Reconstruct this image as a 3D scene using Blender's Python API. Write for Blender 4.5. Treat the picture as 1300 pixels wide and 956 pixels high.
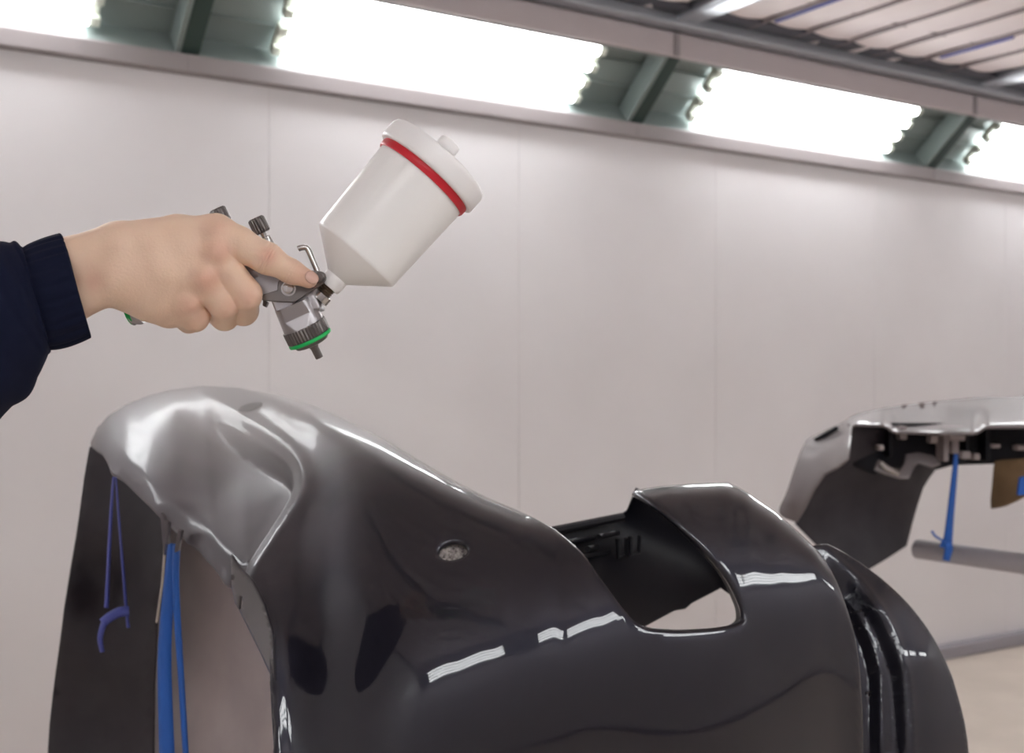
import bpy, math, random
import numpy as np
from mathutils import Vector, Matrix
from mathutils.geometry import delaunay_2d_cdt

random.seed(4); np.random.seed(4)
for o in list(bpy.data.objects): bpy.data.objects.remove(o)
scene = bpy.context.scene
COL = scene.collection

# ------------------------------------------------------------------ camera, world, exposure
CAMR = math.radians(-32.553)      # the lit wall runs along x; the camera looks obliquely at it
CR = Vector((math.cos(CAMR), math.sin(CAMR), 0)); FWD = Vector((-math.sin(CAMR), math.cos(CAMR), 0)); UP = Vector((0, 0, 1))
def CV(x, y, z): return CR*x+FWD*y+UP*z
CAMH = 1.165; FPX = 1500.0; HY = 492.0; CX = 650.0
cd = bpy.data.cameras.new('camera'); cam = bpy.data.objects.new('camera', cd); COL.objects.link(cam)
cam.location = (0, 0, CAMH); cam.rotation_euler = (math.pi/2, 0, CAMR)
cd.sensor_width = 36.0; cd.lens = 36.0*FPX/1300.0; cd.shift_y = (HY-478.0)/1300.0
cd.clip_start = 0.02
cd.dof.use_dof = True; cd.dof.focus_distance = 1.02; cd.dof.aperture_fstop = 8.0
scene.camera = cam
world = bpy.data.worlds.new('world'); scene.world = world; world.use_nodes = True
world.node_tree.nodes['Background'].inputs[0].default_value = (0.5, 0.5, 0.52, 1)
world.node_tree.nodes['Background'].inputs[1].default_value = 0.05
scene.view_settings.view_transform = 'Standard'; scene.view_settings.look = 'None'
scene.view_settings.gamma = 1.0; scene.view_settings.use_curve_mapping = False
scene.view_settings.exposure = 0.0
scene.cycles.volume_bounces = 3; scene.cycles.diffuse_bounces = 8; scene.cycles.max_bounces = 14
TUBE_STRENGTH = 13.0

# ------------------------------------------------------------------ helpers
def P(px, py, Y):
    """world point seen at pixel (px,py) lying at distance Y in front of the camera"""
    return CR*((px-CX)/FPX*Y)+FWD*Y+UP*(CAMH+(HY-py)/FPX*Y)

def empty(name, label=None, cat=None, loc=(0, 0, 0), group=None, kind=None):
    o = bpy.data.objects.new(name, None); COL.objects.link(o); o.location = loc
    o.empty_display_size = 0.05
    tag(o, label, cat, group, kind); return o

def tag(o, label=None, cat=None, group=None, kind=None):
    if label: o['label'] = label
    if cat: o['category'] = cat
    if group: o['group'] = group
    if kind: o['kind'] = kind
    return o

def root_of(p):
    v = Vector((0, 0, 0))
    while p is not None:
        v = v + p.location; p = p.parent
    return v

def mesh_obj(name, V, F, mat, parent=None, smooth=True, attr=None):
    off = root_of(parent) if parent else Vector((0, 0, 0))
    me = bpy.data.meshes.new(name)
    me.from_pydata([(v[0]-off[0], v[1]-off[1], v[2]-off[2]) for v in V], [], [tuple(int(i) for i in f) for f in F])
    me.update()
    if smooth: me.polygons.foreach_set('use_smooth', [True]*len(me.polygons))
    me.materials.append(mat)
    o = bpy.data.objects.new(name, me); COL.objects.link(o)
    if parent: o.parent = parent
    return o

class MB:
    """collects geometry for one mesh object (world coordinates)"""
    def __init__(s): s.V = []; s.F = []
    def add(s, V, F):
        b = len(s.V); s.V += [Vector(v) for v in V]; s.F += [tuple(i+b for i in f) for f in F]; return s
    def box(s, c, ax, ay, az):
        c, ax, ay, az = map(Vector, (c, ax, ay, az))
        V = [c+ax*x+ay*y+az*z for x in (-1, 1) for y in (-1, 1) for z in (-1, 1)]
        return s.add(V, [(0, 1, 3, 2), (4, 6, 7, 5), (0, 4, 5, 1), (2, 3, 7, 6), (0, 2, 6, 4), (1, 5, 7, 3)])
    def tube(s, pts, r, n=10, cap=True):
        pts = [Vector(p) for p in pts]
        rs = r if isinstance(r, (list, tuple)) else [r]*len(pts)
        t0 = (pts[1]-pts[0]).normalized()
        u = t0.orthogonal().normalized()
        V = []; F = []
        for i, p in enumerate(pts):
            t = (pts[min(i+1, len(pts)-1)]-pts[max(i-1, 0)]).normalized()
            u = (u-t*u.dot(t)).normalized(); w = t.cross(u)
            for k in range(n):
                a = 2*math.pi*k/n
                V.append(p+(u*math.cos(a)+w*math.sin(a))*rs[i])
        for i in range(len(pts)-1):
            for k in range(n):
                F.append((i*n+k, i*n+(k+1) % n, (i+1)*n+(k+1) % n, (i+1)*n+k))
        if cap:
            F.append(tuple(range(n-1, -1, -1))); F.append(tuple((len(pts)-1)*n+k for k in range(n)))
        return s.add(V, F)
    def lathe(s, c, axis, prof, n=40, knurl=None, closed=False):
        """prof: list of (t along axis, radius); knurl (i0,i1,count,depth) ripples those rings"""
        c = Vector(c); axis = Vector(axis).normalized(); u = axis.orthogonal().normalized(); w = axis.cross(u)
        V = []; F = []
        for i, (t, r) in enumerate(prof):
            for k in range(n):
                a = 2*math.pi*k/n
                rr = r
                if knurl and knurl[0] <= i <= knurl[1]:
                    rr = r-(knurl[3] if (k % 4) in (0, 1) else 0)
                V.append(c+axis*t+(u*math.cos(a)+w*math.sin(a))*rr)
        for i in range(len(prof)-1):
            for k in range(n):
                F.append((i*n+k, i*n+(k+1) % n, (i+1)*n+(k+1) % n, (i+1)*n+k))
        if closed:
            i = len(prof)-1
            for k in range(n): F.append((i*n+k, i*n+(k+1) % n, (k+1) % n, k))
        else:
            F.append(tuple(range(n-1, -1, -1))); F.append(tuple((len(prof)-1)*n+k for k in range(n)))
        return s.add(V, F)
    def prism(s, poly, back):
        """poly: list of world points (front); back: offset vector to the back face"""
        n = len(poly); back = Vector(back); poly = [Vector(p) for p in poly]
        V = poly+[p+back for p in poly]
        F = [tuple(range(n)), tuple(range(2*n-1, n-1, -1))]
        for k in range(n): F.append((k, k+n, (k+1) % n+n, (k+1) % n))
        return s.add(V, F)
    def build(s, name, mat, parent=None, smooth=False, bevel=0.0, seg=2, angle=40):
        o = mesh_obj(name, s.V, s.F, mat, parent, smooth)
        if bevel:
            m = o.modifiers.new('bevel', 'BEVEL'); m.width = bevel; m.segments = seg
            m.limit_method = 'ANGLE'; m.angle_limit = math.radians(35)
        if smooth:
            me = o.data
            import bmesh
            bm = bmesh.new(); bm.from_mesh(me); bmesh.ops.recalc_face_normals(bm, faces=bm.faces)
            for e in bm.edges:
                if len(e.link_faces) == 2 and e.calc_face_angle(0) > math.radians(angle): e.smooth = False
            bm.to_mesh(me); bm.free()
        else:
            import bmesh
            bm = bmesh.new(); bm.from_mesh(o.data); bmesh.ops.recalc_face_normals(bm, faces=bm.faces); bm.to_mesh(o.data); bm.free()
        return o

def spline(pts, n=8, closed=False):
    """Catmull-Rom through points of any dimension"""
    p = [np.array(q, float) for q in pts]; N = len(p); out = []
    rng = range(N if closed else N-1)
    for i in rng:
        if closed: a, b, c, d = p[(i-1) % N], p[i], p[(i+1) % N], p[(i+2) % N]
        else: a, b, c, d = p[max(i-1, 0)], p[i], p[i+1], p[min(i+2, N-1)]
        for k in range(n):
            t = k/n
            out.append(.5*((2*b)+(c-a)*t+(2*a-5*b+4*c-d)*t*t+(-a+3*b-3*c+d)*t**3))
    if not closed: out.append(p[-1])
    return out

# ------------------------------------------------------------------ materials
def material(name, col, rough=.5, metal=0., coat=0., coat_rough=.03, noise=None, bump=None, spec=None, sss=0., emit=None, trans=0., sheen=0.):
    m = bpy.data.materials.new(name); m.use_nodes = True
    nt = m.node_tree; b = nt.nodes['Principled BSDF']
    b.inputs['Base Color'].default_value = (*col, 1); b.inputs['Roughness'].default_value = rough
    b.inputs['Metallic'].default_value = metal; b.inputs['Coat Weight'].default_value = coat
    b.inputs['Coat Roughness'].default_value = coat_rough
    if spec is not None: b.inputs['Specular IOR Level'].default_value = spec
    if sss: b.inputs['Subsurface Weight'].default_value = sss; b.inputs['Subsurface Radius'].default_value = (1, .4, .2); b.inputs['Subsurface Scale'].default_value = .006
    if trans: b.inputs['Transmission Weight'].default_value = trans
    if sheen: b.inputs['Sheen Weight'].default_value = sheen
    if emit: b.inputs['Emission Color'].default_value = (*emit[0], 1); b.inputs['Emission Strength'].default_value = emit[1]
    tc = nt.nodes.new('ShaderNodeTexCoord')
    if noise:   # (scale, second colour, stretch)
        mp = nt.nodes.new('ShaderNodeMapping'); mp.inputs['Scale'].default_value = noise[2] if len(noise) > 2 else (1, 1, 1)
        n = nt.nodes.new('ShaderNodeTexNoise'); n.inputs['Scale'].default_value = noise[0]; n.inputs['Detail'].default_value = 5
        mx = nt.nodes.new('ShaderNodeMix'); mx.data_type = 'RGBA'
        mx.inputs[6].default_value = (*col, 1); mx.inputs[7].default_value = (*noise[1], 1)
        rp = nt.nodes.new('ShaderNodeMapRange'); rp.inputs[1].default_value = .35; rp.inputs[2].default_value = .65
        nt.links.new(tc.outputs['Object'], mp.inputs[0]); nt.links.new(mp.outputs[0], n.inputs['Vector'])
        nt.links.new(n.outputs[0], rp.inputs[0]); nt.links.new(rp.outputs[0], mx.inputs[0]); nt.links.new(mx.outputs[2], b.inputs['Base Color'])
    if bump:    # (scale, strength, distance)
        n2 = nt.nodes.new('ShaderNodeTexNoise'); n2.inputs['Scale'].default_value = bump[0]; n2.inputs['Detail'].default_value = 4
        bp = nt.nodes.new('ShaderNodeBump'); bp.inputs['Strength'].default_value = bump[1]; bp.inputs['Distance'].default_value = bump[2]
        nt.links.new(tc.outputs['Object'], n2.inputs['Vector']); nt.links.new(n2.outputs[0], bp.inputs['Height']); nt.links.new(bp.outputs[0], b.inputs['Normal'])
    return m

M = {}
M['wall'] = material('wall_paint', (.79, .775, .785), .30, noise=(1.3, (.735, .715, .725)), spec=.5)
M['trim'] = material('trim_paint', (.28, .25, .252), .5)
M['trim_up'] = material('upper_trim_paint', (.50, .445, .45), .45)
M['post'] = material('dark_green_post', (.02, .045, .038), .4)
M['tray'] = material('zinc_tray', (.22, .26, .25), .5, .2)
M['holder'] = material('lamp_holder', (.62, .66, .58), .5)
M['tube'] = material('lit_tube', (1, 1, 1), .4, emit=((.98, .985, 1.0), TUBE_STRENGTH))
M['beam'] = material('galvanised_beam', (.42, .44, .47), .35, .8)
M['beam_dark'] = material('dark_steel', (.10, .10, .12), .5, .6)
M['filter'] = material('ceiling_filter', (.95, .88, .875), .9, noise=(3, (.88, .80, .80)))
M['wire'] = material('wire', (.26, .22, .225), .5, .2)
M['floor'] = material('floor_concrete', (.66, .585, .51), .55, noise=(5, (.60, .53, .46)))
M['base'] = material('baseboard_grey', (.30, .29, .32), .5)
M['tape'] = material('blue_tape', (.015, .12, .50), .45)
M['tape_dark'] = material('blue_violet_tape', (.07, .09, .38), .5)
M['navy'] = material('navy_cloth', (.0055, .008, .026), .9, bump=(900, .25, .0006), spec=.2)
M['chrome'] = material('chrome', (.50, .48, .47), .22, 1.0)
M['gun'] = material('satin_aluminium', (.40, .38, .39), .33, .9)
M['gun_dark'] = material('dark_metal', (.16, .145, .14), .3, .9)
M['trigger'] = material('trigger_steel', (.19, .172, .165), .38, .9)
M['bronze'] = material('bronze', (.28, .22, .17), .3, 1.0)
M['green'] = material('green_ring', (.0, .48, .10), .4)
M['red'] = material('red_band', (.62, .015, .03), .4)
M['black'] = material('black_plastic', (.004, .004, .008), .5, spec=.3)
M['matt_black'] = material('matt_black', (.012, .011, .013), 1.0, spec=0.0)
M['liner'] = material('liner_plastic', (.017, .0135, .019), .55, noise=(18, (.026, .021, .027)))
M['primer'] = material('primer_grey', (.42, .365, .36), .6, noise=(9, (.35, .30, .30)))
M['pipe'] = material('grey_pipe', (.36, .345, .37), .5)
M['card'] = material('brown_board', (.22, .14, .07), .8, noise=(14, (.16, .10, .05)))
M['nail'] = material('nail', (.66, .42, .35), .25, sss=.1)
M['plug'] = material('speckled_grit', (.5, .45, .42), .7, noise=(260, (.05, .04, .04)))
M['cup'] = material('milky_plastic', (.93, .93, .92), .28, sss=.0)
M['lid'] = material('lid_plastic', (.93, .92, .92), .3)

def skin_material():
    m = material('skin', (.50, .29, .18), .48, sss=.12, bump=(520, .30, .0010))
    nt = m.node_tree; b = nt.nodes['Principled BSDF']
    at = nt.nodes.new('ShaderNodeAttribute'); at.attribute_name = 'redness'
    tc = nt.nodes.new('ShaderNodeTexCoord')
    n = nt.nodes.new('ShaderNodeTexNoise'); n.inputs['Scale'].default_value = 28; n.inputs['Detail'].default_value = 6
    nt.links.new(tc.outputs['Object'], n.inputs['Vector'])
    a = nt.nodes.new('ShaderNodeMix'); a.data_type = 'RGBA'
    a.inputs[6].default_value = (.87, .65, .49, 1); a.inputs[7].default_value = (.77, .54, .40, 1)
    nt.links.new(n.outputs[0], a.inputs[0])
    c = nt.nodes.new('ShaderNodeMix'); c.data_type = 'RGBA'; c.inputs[7].default_value = (.68, .34, .25, 1)
    nt.links.new(at.outputs['Fac'], c.inputs[0]); nt.links.new(a.outputs[2], c.inputs[6]); nt.links.new(c.outputs[2], b.inputs['Base Color'])
    return m
M['skin'] = skin_material()

def paint_material(name, col, rough, coat_rough, dust_haze):
    """metallic car paint under clear coat; dry overspray and painted haze in a patch round `dust` = (centre, radius)"""
    m = bpy.data.materials.new(name); m.use_nodes = True
    nt = m.node_tree; b = nt.nodes['Principled BSDF']
    b.inputs['Base Color'].default_value = (*col, 1); b.inputs['Metallic'].default_value = .75
    b.inputs['Roughness'].default_value = rough; b.inputs['Coat Weight'].default_value = 1.0; b.inputs['Coat Roughness'].default_value = coat_rough
    b.inputs['Coat IOR'].default_value = 1.5
    if dust_haze:   # (centre, radius, colour): dull dry overspray, painted paler in place of mist, thinning with distance
        g = nt.nodes.new('ShaderNodeNewGeometry')
        vm = nt.nodes.new('ShaderNodeVectorMath'); vm.operation = 'DISTANCE'; vm.inputs[1].default_value = dust_haze[0]
        nt.links.new(g.outputs['Position'], vm.inputs[0])
        nz = nt.nodes.new('ShaderNodeTexNoise'); nz.inputs['Scale'].default_value = 9; nz.inputs['Detail'].default_value = 8
        nt.links.new(g.outputs['Position'], nz.inputs['Vector'])
        ad = nt.nodes.new('ShaderNodeMath'); ad.operation = 'MULTIPLY_ADD'; ad.inputs[1].default_value = .12; nt.links.new(nz.outputs[0], ad.inputs[0]); nt.links.new(vm.outputs['Value'], ad.inputs[2])
        mr = nt.nodes.new('ShaderNodeMapRange'); mr.interpolation_type = 'SMOOTHSTEP'
        mr.inputs[1].default_value = dust_haze[1]*.45; mr.inputs[2].default_value = dust_haze[1]; mr.inputs[3].default_value = dust_haze[3]; mr.inputs[4].default_value = 0
        nt.links.new(ad.outputs[0], mr.inputs[0])
        b2 = nt.nodes.new('ShaderNodeBsdfPrincipled'); b2.inputs['Base Color'].default_value = (*dust_haze[2], 1); b2.inputs['Metallic'].default_value = .25
        b2.inputs['Roughness'].default_value = .48; b2.inputs['Coat Weight'].default_value = .5; b2.inputs['Coat Roughness'].default_value = .21
        ms = nt.nodes.new('ShaderNodeMixShader'); nt.links.new(mr.outputs[0], ms.inputs[0]); nt.links.new(b.outputs[0], ms.inputs[1]); nt.links.new(b2.outputs[0], ms.inputs[2])
        nt.links.new(ms.outputs[0], nt.nodes['Material Output'].inputs['Surface'])
    return m
M['paint'] = paint_material('dark_grey_paint', (.0125, .012, .021), .38, .012, (P(250, 570, 1.62), .50, (.125, .112, .124), .9))
M['paint_far'] = paint_material('grey_primer_paint', (.17, .147, .15), .5, .10, None)
_b = M['paint_far'].node_tree.nodes['Principled BSDF']; _b.inputs['Metallic'].default_value = .3; _b.inputs['Coat Weight'].default_value = .6

# ------------------------------------------------------------------ the booth: t along the lit wall, w out from it into the room
DV = Vector((1, 0, 0)); INW = Vector((0, -1, 0))
BASE = -INW*3.3
def W(t, w, z): return BASE+DV*t+INW*w+UP*z
ROOMW = 4.6; T0, T1 = -2.175, 5.825
ZL = CAMH+.934; ZU = CAMH+1.12; WU = .213; ZC = CAMH+1.235
def slab(name, t0, t1, w0, w1, z0, z1, mat, parent=None, bevel=0, mirror=False):
    if mirror: w0, w1 = ROOMW-w1, ROOMW-w0
    mb = MB(); c = W((t0+t1)/2, (w0+w1)/2, (z0+z1)/2)
    mb.box(c, DV*(t1-t0)/2, INW*(w1-w0)/2, UP*(z1-z0)/2)
    return mb.build(name, mat, parent, bevel=bevel)

def structure(o): o['kind'] = 'structure'; return o
structure(slab('floor', T0-.1, T1+.1, -.1, ROOMW+.1, -.1, 0, M['floor']))
for nm, mir in (('wall_back', False), ('wall_front', True)):
    wl = structure(slab(nm, T0-.1, T1+.1, -.12, -.012, 0, ZL-.02, M['wall'], None, 0, mir))
    # one steel panel per seam
    pw = .872; t = 1.262-pw*5
    # seams of the panels
    while t < T1:
        a, b = max(t, T0), min(t+pw, T1)
        if b-a > .05: slab('wall_panel', a+.0005, b-.0005, -.012, 0, 0.0, ZL-.02, M['wall'], wl, .0006, mir)
        t += pw
structure(slab('wall_left', T0-.1, T0, 0, ROOMW, 0, ZC+.3, M['wall']))
structure(slab('wall_right', T1, T1+.1, 0, ROOMW, 0, ZC+.3, M['wall']))
structure(slab('baseboard_back', T0, T1, 0.0, .05, 0, .06, M['base'], None, .01))
structure(slab('baseboard_front', T0, T1, 0.0, .05, 0, .06, M['base'], None, .01, True))
n_tr = 0
for mir in (False, True):
    n_tr += 1
    structure(slab('trim_%d' % n_tr, T0-.1, T1+.1, -.16, -.125, ZL-.02, ZC+.3, M['wall'], None, 0, mir))
for mir in (False, True):
    for (w0, w1, z0, z1) in ((-.012, .03, ZL-.055, ZL), (WU-.03, WU+.012, ZU, ZU+.085)):
        n_tr += 1
        rail = structure(slab('trim_%d' % n_tr, T0, T1, w0, w1, z0, z1, M['trim' if w1 < .1 else 'trim_up'], None, .006, mir))
        if not mir:   # cover plates where two lengths of the rail meet
            for k in range(6):
                tt = 1.025+1.6*(k-2)
                if T0 < tt < T1: slab('joint_cover', tt-.012, tt+.012, w1-.001, w1+.004, z0+.003, z1-.003, M['trim'], rail, .001)

# light banks: slanted tray with four tubes, between dark posts
SL = Vector(W(0, WU, ZU)-W(0, 0, ZL)); SLEN = SL.length
def bank(tc, mir, label, group):
    f = 1 if not mir else -1
    inw = INW*f
    org = W(tc, 0 if not mir else ROOMW, ZL)
    sl = (inw*WU+UP*(ZU-ZL)); sn = sl.normalized(); nrm = DV.cross(sn).normalized()
    if nrm.dot(inw) < 0: nrm = -nrm          # faces the room
    root = empty('light_bank', label, 'light', org, group)
    L = .79; back = -nrm*.09
    mb = MB()
    mb.box(org+sl*.5+back, DV*L, sn*SLEN*.5, nrm*.004)
    mb.box(org+sl*.02+back*.5, DV*L, sn*.003, nrm*.045); mb.box(org+sl*.98+back*.5, DV*L, sn*.003, nrm*.045)
    mb.build('tray', M['tray'], root)
    mb = MB()                                  # raised ribs of the reflector
    for q in (.33, .66): mb.box(org+sl*q+back+nrm*.008, DV*L, sn*.004, nrm*.008)
    mb.build('reflector_rib', M['tray'], root)
    for i in range(4):
        q = .15+i*.225
        c = org+sl*q-nrm*.045
        MB().tube([c-DV*.525, c+DV*.525], .020, 16).build('tube', M['tube'], root, smooth=True)
    for sgn in (-1, 1):
        for i in range(2):
            q = .26+i*.45
            c = org+sl*q-nrm*.06+DV*sgn*.54
            h = MB().box(c, DV*.013, sn*.045, nrm*.012)
            for e in (-.118, .118): h.box(c+sl*e+nrm*.014, DV*.016, sn*.014, nrm*.016)
            h.build('lamp_holder', M['holder'], root, bevel=.003)
    return root
names_b = ['white tube light bank partly cut off at the top left corner of the frame', 'large four tube light bank straight above the spray gun cup',
           'four tube light bank right of the second dark post, over the bare wall', 'four tube light bank cut off by the right edge of the photo']
k = 0
for i in range(5):
    tc = 1.825+1.6*(i-2)
    lab = {1: names_b[0], 2: names_b[1], 3: names_b[2], 4: names_b[3]}.get(i)
    bank(tc, False, lab or 'four tube light bank on the lit wall beyond the left edge of the photo', 'slanted light banks along the top of the wall')
    bank(tc, True, 'four tube light bank on the wall behind the camera', 'light banks behind the camera')
for i in range(6):
    tt = 1.025+1.6*(i-2)
    for mir in (False, True):
        n_tr += 1
        inw = INW*(1 if not mir else -1)
        org = W(tt, 0 if not mir else ROOMW, ZL); sl = inw*WU+UP*(ZU-ZL); sn = sl.normalized(); nrm = DV.cross(sn).normalized()
        if nrm.dot(inw) < 0: nrm = -nrm
        pr = structure(MB().box(org+sl*.5-nrm*.04, DV*.026, sn*SLEN*.5, nrm*.045).build('trim_%d' % n_tr, M['post'], bevel=.003))
        MB().box(org+sl*.5-nrm*.038-DV*.034, DV*.0075, sn*SLEN*.5, nrm*.04).build('edge_strip', M['tray'], pr)

# ceiling: steel frame with filter mats held by wires
ceil = structure(slab('ceiling', T0-.1, T1+.1, -.1, ROOMW+.1, ZC+.32, ZC+.40, M['beam_dark']))
edge = structure(slab('trim_%d' % (n_tr+1), T0, T1, WU+.012, WU+.075, ZC-.03, ZC+.012, M['beam'], None, .008))
edge2 = structure(slab('trim_%d' % (n_tr+2), T0, T1, WU+.012, WU+.06, ZC-.03, ZC+.012, M['beam'], None, .008, True))
structure(slab('trim_%d' % (n_tr+3), T0, T1, WU+.075, WU+.15, ZC+.008, ZC+.03, M['beam_dark']))
for i in range(6):
    tt = 1.025+1.6*(i-2)
    n_tr2 = n_tr+4+i
    bm_ = structure(slab('trim_%d' % n_tr2, tt-.05, tt+.05, WU+.05, ROOMW-WU-.06, ZC-.012, ZC+.03, M['beam'], None, .01))
    slab('beam_flange', tt-.085, tt+.085, WU+.06, ROOMW-WU-.06, ZC+.02, ZC+.04, M['beam_dark'], bm_)
for i in range(5):
    a = 1.025+1.6*(i-2)+.06; b = a+1.6-.12
    # filter mat, pillowed between its wires
    V = []; F = []; nu, nv = 48, 40; w0, w1 = WU+.07, ROOMW-WU-.07
    for u in range(nu+1):
        for v in range(nv+1):
            t = a+(b-a)*u/nu; w = w0+(w1-w0)*v/nv
            sag = -.012*abs(math.sin(math.pi*(t-a)/.21))-.006*abs(math.sin(math.pi*w/.45+.6*math.sin(t*5)))
            V.append(W(t, w, ZC+.045+sag+.0))
    for u in range(nu):
        for v in range(nv): F.append((u*(nv+1)+v, u*(nv+1)+v+1, (u+1)*(nv+1)+v+1, (u+1)*(nv+1)+v))
    mat_o = mesh_obj('filter_mat', V, F, M['filter'], ceil)
    m = mat_o.modifiers.new('thick', 'SOLIDIFY'); m.thickness = .02; m.offset = -1
    for j in range(1, 7):
        tt = a+.21*j
        MB().tube([W(tt, w0, ZC+.014), W(tt, w1, ZC+.014)], .008, 6).build('support_wire', M['wire'], ceil, smooth=True)
    for j in range(1, 8):
        ww = w0+.55*j-.25
        MB().tube([W(a, ww, ZC+.019), W(b, ww, ZC+.019)], .0045, 6).build('cross_wire', M['wire'], ceil, smooth=True)
for (tt, w0, w1) in ((2.705+.21*1, .40, .75), (2.705+.21*5, .42, .72)):
    MB().tube([W(tt, w0, ZC+.0135), W(tt, (w0+w1)/2, ZC+.0130), W(tt, w1, ZC+.0135)], .011, 8).build('tape_wrap', M['tape_dark'], ceil, smooth=True)

# ------------------------------------------------------------------ sculpted sheets: outline + depth controls -> curved shell with rounded edge
def sstep(x, a, b):
    t = np.clip((x-a)/(b-a), 0, 1); return t*t*(3-2*t)

def tps_fit(pts, vals, reg=1e-4):
    n = len(pts); p = np.array(pts, float)/1000.0
    r2 = ((p[:, None, :]-p[None, :, :])**2).sum(-1); K = np.where(r2 > 0, .5*r2*np.log(r2+1e-12), 0)+np.eye(n)*reg
    A = np.zeros((n+3, n+3)); A[:n, :n] = K; Q = np.hstack([np.ones((n, 1)), p]); A[:n, n:] = Q; A[n:, :n] = Q.T
    sol = np.linalg.solve(A, np.concatenate([vals, [0, 0, 0]]))
    def f(q):
        q = np.array(q, float)/1000.0
        r2 = ((q[:, None, :]-p[None, :, :])**2).sum(-1); Kq = np.where(r2 > 0, .5*r2*np.log(r2+1e-12), 0)
        return Kq@sol[:n]+sol[n]+q@sol[n+1:]
    return f

def inside(poly, pts):
    x, y = pts[:, 0], pts[:, 1]; c = np.zeros(len(pts), bool); n = len(poly)
    for i in range(n):
        x1, y1 = poly[i]; x2, y2 = poly[(i+1) % n]
        if y1 == y2: continue
        c ^= ((y1 > y) != (y2 > y)) & (x < (x2-x1)*(y-y1)/(y2-y1)+x1)
    return c

def seg_dist(poly, pts, closed=True):
    """distance to polyline, signed (+ on the right of travel in image axes), and arc parameter"""
    best = np.full(len(pts), 1e9); sg = np.zeros(len(pts)); par = np.zeros(len(pts)); n = len(poly); L = 0
    for i in range(n if closed else n-1):
        a = np.array(poly[i], float); b = np.array(poly[(i+1) % n], float); d = b-a; l2 = d@d
        if l2 < 1e-9: continue
        t = np.clip(((pts-a)@d)/l2, 0, 1); q = a+t[:, None]*d; v = pts-q; ds = np.sqrt((v**2).sum(1))
        cr = d[0]*(pts-a)[:, 1]-d[1]*(pts-a)[:, 0]
        m = ds < best
        best[m] = ds[m]; sg[m] = np.sign(cr[m]); par[m] = L+t[m]*math.sqrt(l2); L += math.sqrt(l2)
    return best, sg, par

def resample(poly, h, closed=True):
    out = []; n = len(poly)
    for i in range(n if closed else n-1):
        a = np.array(poly[i], float); b = np.array(poly[(i+1) % n], float); k = max(1, int(round(np.linalg.norm(b-a)/h)))
        for j in range(k): out.append(a+(b-a)*j/k)
    if not closed: out.append(np.array(poly[-1], float))
    return np.array(out)

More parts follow.
